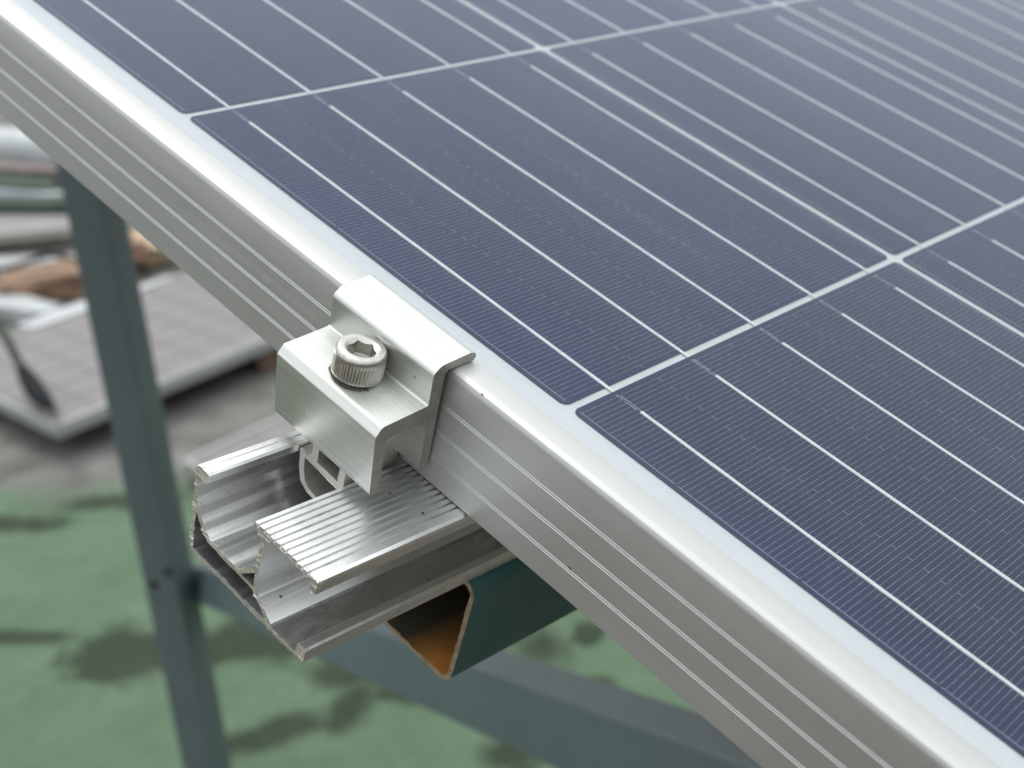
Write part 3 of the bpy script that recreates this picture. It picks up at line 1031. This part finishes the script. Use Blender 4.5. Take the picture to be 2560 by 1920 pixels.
# ------------------------------------------------------------------ POST
def beam_mesh(name, w, L, r=3.0, wall=None):
    h_ = w / 2
    o = round_poly([(-h_, -h_), (h_, -h_), (h_, h_), (-h_, h_)], r, 4)
    return extrude_profile(name, [o], lambda a, b, s: Vector((a * mm, b * mm, s * mm)), [0, L * 0.25, L * 0.5, L * 0.75, L], cap_mat=0, ang=30)


HOLES = ((-0.0096, 0.443), (0.0155, 0.4655))
post = empty('steel_post', Matrix.Translation((-0.482, 1.605, 0.0)) @ Matrix.Rotation(math.radians(-16.5), 4, 'Z'))
tag(post, 'upright dark grey-green square steel post with two bolt holes, blurred, left of the rail', 'post')
obj('post_shaft', beam_mesh('post_shaft', 50, 1560), 'green_grey_paint', post)
obj('base_plate', boxmesh('base_plate', -0.06, 0.06, -0.06, 0.06, 0.002, 0.008, 0.001), 'green_grey_paint', post)

for (hx, hz) in HOLES:
    hb = obj('bolt_hole', cyl_mesh('bolt_hole', 6.5, -1.0, 0.25, 20), 'dark_hole', post,
             Matrix.Translation((hx, -0.025, hz)) @ Matrix.Rotation(math.radians(90), 4, 'X'))

# front post under the near end of the tube (below the picture)
fp = post.copy(); COL.objects.link(fp)
for chd in list(post.children):
    c2 = chd.copy(); COL.objects.link(c2); c2.parent = fp
fp.matrix_world = Matrix.Translation((0.30, 0.66, 0.0)) @ Matrix.Rotation(math.radians(44), 4, 'Z')
fp['label'] = 'square steel post carrying the brace and the rusty tube, below the panel'
for c2 in fp.children:
    if c2.name.startswith('post_shaft'):
        c2.scale = (1, 1, 1.045 / 1.56)


def bar_between(name, p0, p1, w, hgt, mats, roll=0.0, cham=3.0):
    p0 = Vector(p0); p1 = Vector(p1)
    d = p1 - p0
    q = d.to_track_quat('Z', 'Y')
    M = Matrix.Translation(p0) @ q.to_matrix().to_4x4() @ Matrix.Rotation(roll, 4, 'Z')
    L = d.length * 1000
    o = round_poly([(-w / 2, -hgt / 2), (w / 2, -hgt / 2), (w / 2, hgt / 2), (-w / 2, hgt / 2)], cham, 4)
    me = extrude_profile(name, [o], lambda a, b, s: Vector((a * mm, b * mm, s * mm)), [0, L / 2, L], cap_mat=0, ang=30)
    return obj(name, me, mats, matrix=M)


BR0 = Vector((-0.4358, 1.6387, 0.4087)); BR1 = Vector((-0.0267, 0.8639, 0.7583))
bd = (BR1 - BR0).normalized()
brace = bar_between('steel_brace', BR0 - bd * 0.0, BR1 + bd * 0.42, 50, 50, 'brace_paint', roll=math.radians(-13))
tag(brace, 'blurred dark grey steel brace sloping across the bottom behind the rusty tube', 'brace')

# ------------------------------------------------------------------ LAID PANELS ON THE ROOF
def laid_panel(name, c0, pa, pb, wid_a, wid_b, na, nb, label):
    """c0 corner; pa, pb points giving edge directions; frame 35 mm high below the plane"""
    c0 = Vector(c0); b = (Vector(pb) - c0).normalized(); a = (Vector(pa) - c0)
    a = (a - b * a.dot(b)).normalized(); n_ = b.cross(a).normalized()
    if n_.z < 0:
        n_ = -n_
    M = Matrix((b, n_.cross(b), n_)).transposed().to_4x4()
    M.translation = c0
    root = empty(name, M)
    tag(root, label, 'solar panel')
    yv = M.to_3x3().inverted() @ a
    sgn = 1 if yv.y > 0 else -1
    W, H = wid_b, wid_a * sgn

    def bx(nm, x0, x1, y0, y1, z0, z1, mat, bev=0.0):
        if y0 > y1: y0, y1 = y1, y0
        return obj(nm, boxmesh(nm, x0, x1, y0, y1, z0, z1, bev), mat, root)
    f = 0.013
    e = 0.0
    bx('frame_side', 0, W, 0, f * sgn, -0.035, 0, 'laid_frame', 0.0015)
    bx('frame_side', 0, W, H - f * sgn, H, -0.035, 0, 'laid_frame', 0.0015)
    bx('frame_side', 0, f, (f + 0.0005) * sgn, H - (f + 0.0005) * sgn, -0.035, -0.0002, 'laid_frame', 0.0015)
    bx('frame_side', W - f, W, (f + 0.0005) * sgn, H - (f + 0.0005) * sgn, -0.035, -0.0002, 'laid_frame', 0.0015)
    bx('backsheet', f, W - f, f * sgn, H - f * sgn, -0.012, -0.006, 'laid_glass_line')
    # cells
    g = 0.004
    cw = (W - 2 * f - 0.01) / nb; chh = (abs(H) - 2 * f - 0.01) / na
    cme = boxmesh('cell', -cw / 2 + g / 2, cw / 2 - g / 2, -chh / 2 + g / 2, chh / 2 - g / 2, 0, 0.0015)
    cme.materials.append(MATS['laid_cells'])
    for i in range(nb):
        for j in range(na):
            cc = bpy.data.objects.new('cell', cme); COL.objects.link(cc); cc.parent = root
            cc.location = (f + 0.005 + cw * (i + 0.5), (f + 0.005 + chh * (j + 0.5)) * sgn, -0.0055)
    return root


laid_panel('laid_solar_panel', (-1.0579, 2.8843, 0.10), (-1.2325, 3.0352, 0.10), (-0.6286, 3.3217, 0.105), 0.64, 1.10, 6, 10,
           'old pinkish grey solar panel lying flat on the roof behind the post')
laid_panel('laid_solar_panel', (-0.7493, 2.7498, 0.055), (-0.5629, 2.9875, 0.055), (-0.60, 2.60, 0.055), 1.0, 0.30, 6, 2,
           'pale narrow framed panel lying on the cement just beyond the sawn rail end')

# timber blocks propping the laid panel
blk = obj('timber_block', boxmesh('timber_block', -0.09, 0.09, -0.04, 0.04, 0, 0.065, 0.003), 'timber', matrix=Matrix.Translation((-0.60, 3.42, 0.001)) @ Matrix.Rotation(0.5, 4, 'Z'))
tag(blk, 'reddish brown timber block in the shadow under the laid solar panel', 'timber block')

# ------------------------------------------------------------------ FAR ROOF CLUTTER (strongly blurred)
def tube_path(name, pts, r, mat, n=12, label=None, cat=None, taper=None, parent=None):
    P = [Vector(p) for p in pts]
    dense = []
    for i in range(len(P) - 1):
        p0 = P[max(0, i - 1)]; p1 = P[i]; p2 = P[i + 1]; p3 = P[min(len(P) - 1, i + 2)]
        for k in range(8):
            t = k / 8
            dense.append(0.5 * ((2 * p1) + (-p0 + p2) * t + (2 * p0 - 5 * p1 + 4 * p2 - p3) * t * t + (-p0 + 3 * p1 - 3 * p2 + p3) * t ** 3))
    dense.append(P[-1])
    vs, fs = [], []
    up = Vector((0.1, 0.2, 1)).normalized()
    for i, p in enumerate(dense):
        d = (dense[min(i + 1, len(dense) - 1)] - dense[max(0, i - 1)]).normalized()
        s = d.cross(up).normalized(); q = s.cross(d)
        rr = r if taper is None else taper(i / (len(dense) - 1))
        for k in range(n):
            t = 2 * math.pi * k / n
            vs.append(p + (s * math.cos(t) + q * math.sin(t)) * rr)
    for i in range(len(dense) - 1):
        for k in range(n):
            j = (k + 1) % n
            fs.append((i * n + k, i * n + j, (i + 1) * n + j, (i + 1) * n + k))
    fs.append(tuple(reversed(range(n)))); b = (len(dense) - 1) * n
    fs.append(tuple(range(b, b + n)))
    o = obj(name, mesh(name, vs, fs, smooth_ang=40), mat, parent)
    if label:
        tag(o, label, cat)
    return o


CABLE_PTS = [(-1.32, 3.05, 0.62), (-1.235, 3.08, 0.36), (-1.20, 3.085, 0.25), (-1.192, 3.10, 0.19), (-1.188, 3.107, 0.160)]
PLUG_PTS = [(-1.188, 3.107, 0.160), (-1.152, 3.043, 0.150), (-1.119, 2.989, 0.140), (-1.082, 2.936, 0.135), (-1.048, 2.886, 0.130)]
cab = empty('solar_cable', Matrix.Translation((0, 0, 0)))
tag(cab, 'grey cable ending in a black plug hanging above the laid solar panel', 'cable')
tube_path('cable', CABLE_PTS, 0.011, 'cable_sheath', parent=cab)
tube_path('connector', PLUG_PTS, 0.02, 'black_plastic',
          taper=lambda t: 0.011 + 0.013 * max(0, math.sin(min(1, t * 1.25) * math.pi)) ** 0.6 if t < 0.78 else 0.011 - 0.007 * (t - 0.78) / 0.22, parent=cab)

wp = tube_path('white_pipe', [(-3.3, 6.55, 0.09), (-2.12, 5.87, 0.09), (-1.2, 5.35, 0.09)], 0.085, 'white_plastic', 20,
               'thick white plastic pipe lying far back on the roof under the panel corner', 'pipe')


def crumple(name, centre, size, mat, label, cat, seed, amp=0.25, flat=False, rz=0.0):
    bm = bmesh.new()
    bmesh.ops.create_cube(bm, size=1.0)
    bmesh.ops.subdivide_edges(bm, edges=bm.edges[:], cuts=7, use_grid_fill=True)
    for vtx in bm.verts:
        c_ = vtx.co.copy()
        nz = noise.noise_vector(c_ * 2.3 + Vector((seed, seed * 2, 0)))
        nz2 = noise.noise_vector(c_ * 6.0 + Vector((seed, 0, seed)))
        vtx.co = c_ + nz * amp + nz2 * amp * 0.35
    mz = min(vtx.co.z for vtx in bm.verts)
    for vtx in bm.verts:
        vtx.co.z -= mz
        vtx.co = Vector((vtx.co.x * size[0], vtx.co.y * size[1], vtx.co.z * size[2]))
    me_ = bpy.data.meshes.new(name); bm.to_mesh(me_); bm.free()
    o = obj(name, me_, mat, matrix=Matrix.Translation(centre) @ Matrix.Rotation(rz, 4, 'Z'))
    tag(o, label, cat)
    return o


crumple('cardboard_piece', (-1.37, 4.12, 0.002), (0.34, 0.16, 0.07), 'cardboard', 'crumpled brown cardboard on the roof left of the post', 'cardboard', 3, rz=0.25)
crumple('cardboard_piece', (-1.12, 4.42, 0.002), (0.26, 0.22, 0.06), 'tan_cardboard', 'flattened tan cardboard on the roof just right of the post', 'cardboard', 8, 0.15)
board = obj('cement_board', boxmesh('cement_board', -0.45, 0.45, -0.24, 0.24, 0.002, 0.03, 0.004), 'pale_board', matrix=Matrix.Translation((-1.62, 4.78, 0.0)) @ Matrix.Rotation(-0.12, 4, 'Z'))
tag(board, 'grey cement board lying flat beyond the brown cardboard and before the grey bar', 'board')
plank = obj('plank', boxmesh('plank', -0.5, 0.5, -0.05, 0.05, 0.033, 0.07, 0.004), 'dark_timber', matrix=Matrix.Translation((-1.75, 4.55, 0.0)) @ Matrix.Rotation(0.06, 4, 'Z'))
tag(plank, 'dark weathered plank lying on the front edge of the grey cement board', 'plank')
crumple('rag', (-1.72, 5.02, 0.002), (0.8, 0.10, 0.06), 'dark_rag', 'dark green rag strip in the shade behind the grey cement board', 'rag', 21, 0.22, rz=-0.2)
crumple('rag', (-1.95, 5.35, 0.002), (0.5, 0.12, 0.07), 'dark_rag', 'dark green rag under the near side of the grey steel bar', 'rag', 25, 0.22, rz=-0.45)
crumple('cardboard_piece', (-1.22, 4.22, 0.04), (0.16, 0.12, 0.06), 'cardboard', 'small torn brown cardboard flap against the post, right of the crumpled piece', 'cardboard', 31, 0.3, rz=0.9)
tube_path('loose_cable', [(-1.9, 4.35, 0.06), (-1.6, 4.20, 0.07), (-1.45, 4.28, 0.08), (-1.25, 4.05, 0.07), (-1.2, 3.80, 0.06)], 0.009, 'black_plastic', label='thin black loose cable winding over the pale plastic strips', cat='cable')
crumple('plastic_sheet', (-1.55, 4.30, 0.002), (0.60, 0.13, 0.05), 'pale_sheet', 'long pale plastic strip on the cement beside the brown cardboard', 'plastic sheet', 5, 0.18, rz=-0.1)
crumple('plastic_sheet', (-1.62, 4.02, 0.002), (0.62, 0.10, 0.045), 'white_plastic', 'white plastic strip nearest to the laid solar panel', 'plastic sheet', 6, 0.15, rz=-0.55)
crumple('plastic_sheet', (-1.18, 3.86, 0.002), (0.50, 0.13, 0.045), 'white_plastic', 'white crumpled plastic along the far edge of the laid solar panel', 'plastic sheet', 16, 0.15, rz=0.75)
crumple('plastic_sheet', (-1.50, 4.62, 0.002), (0.9, 0.16, 0.04), 'pale_sheet', 'pale plastic strip farthest back beyond the brown cardboard', 'plastic sheet', 9, 0.15, rz=0.1)
bar = bar_between('steel_bar', (-2.9, 5.78, 0.03), (-1.585, 5.09, 0.03), 60, 55, 'grey_steel')
tag(bar, 'grey steel bar with a square end lying on the far roof left of the post', 'steel bar')
tarp = crumple('tarpaulin', (-1.85, 5.72, 0.002), (1.7, 0.26, 0.05), 'mauve_tarp', 'mauve brown tarpaulin strip between the white pipe and the grey bar', 'tarpaulin', 4, 0.12, rz=-0.45)

# small marks: chips on the panel frame's edge
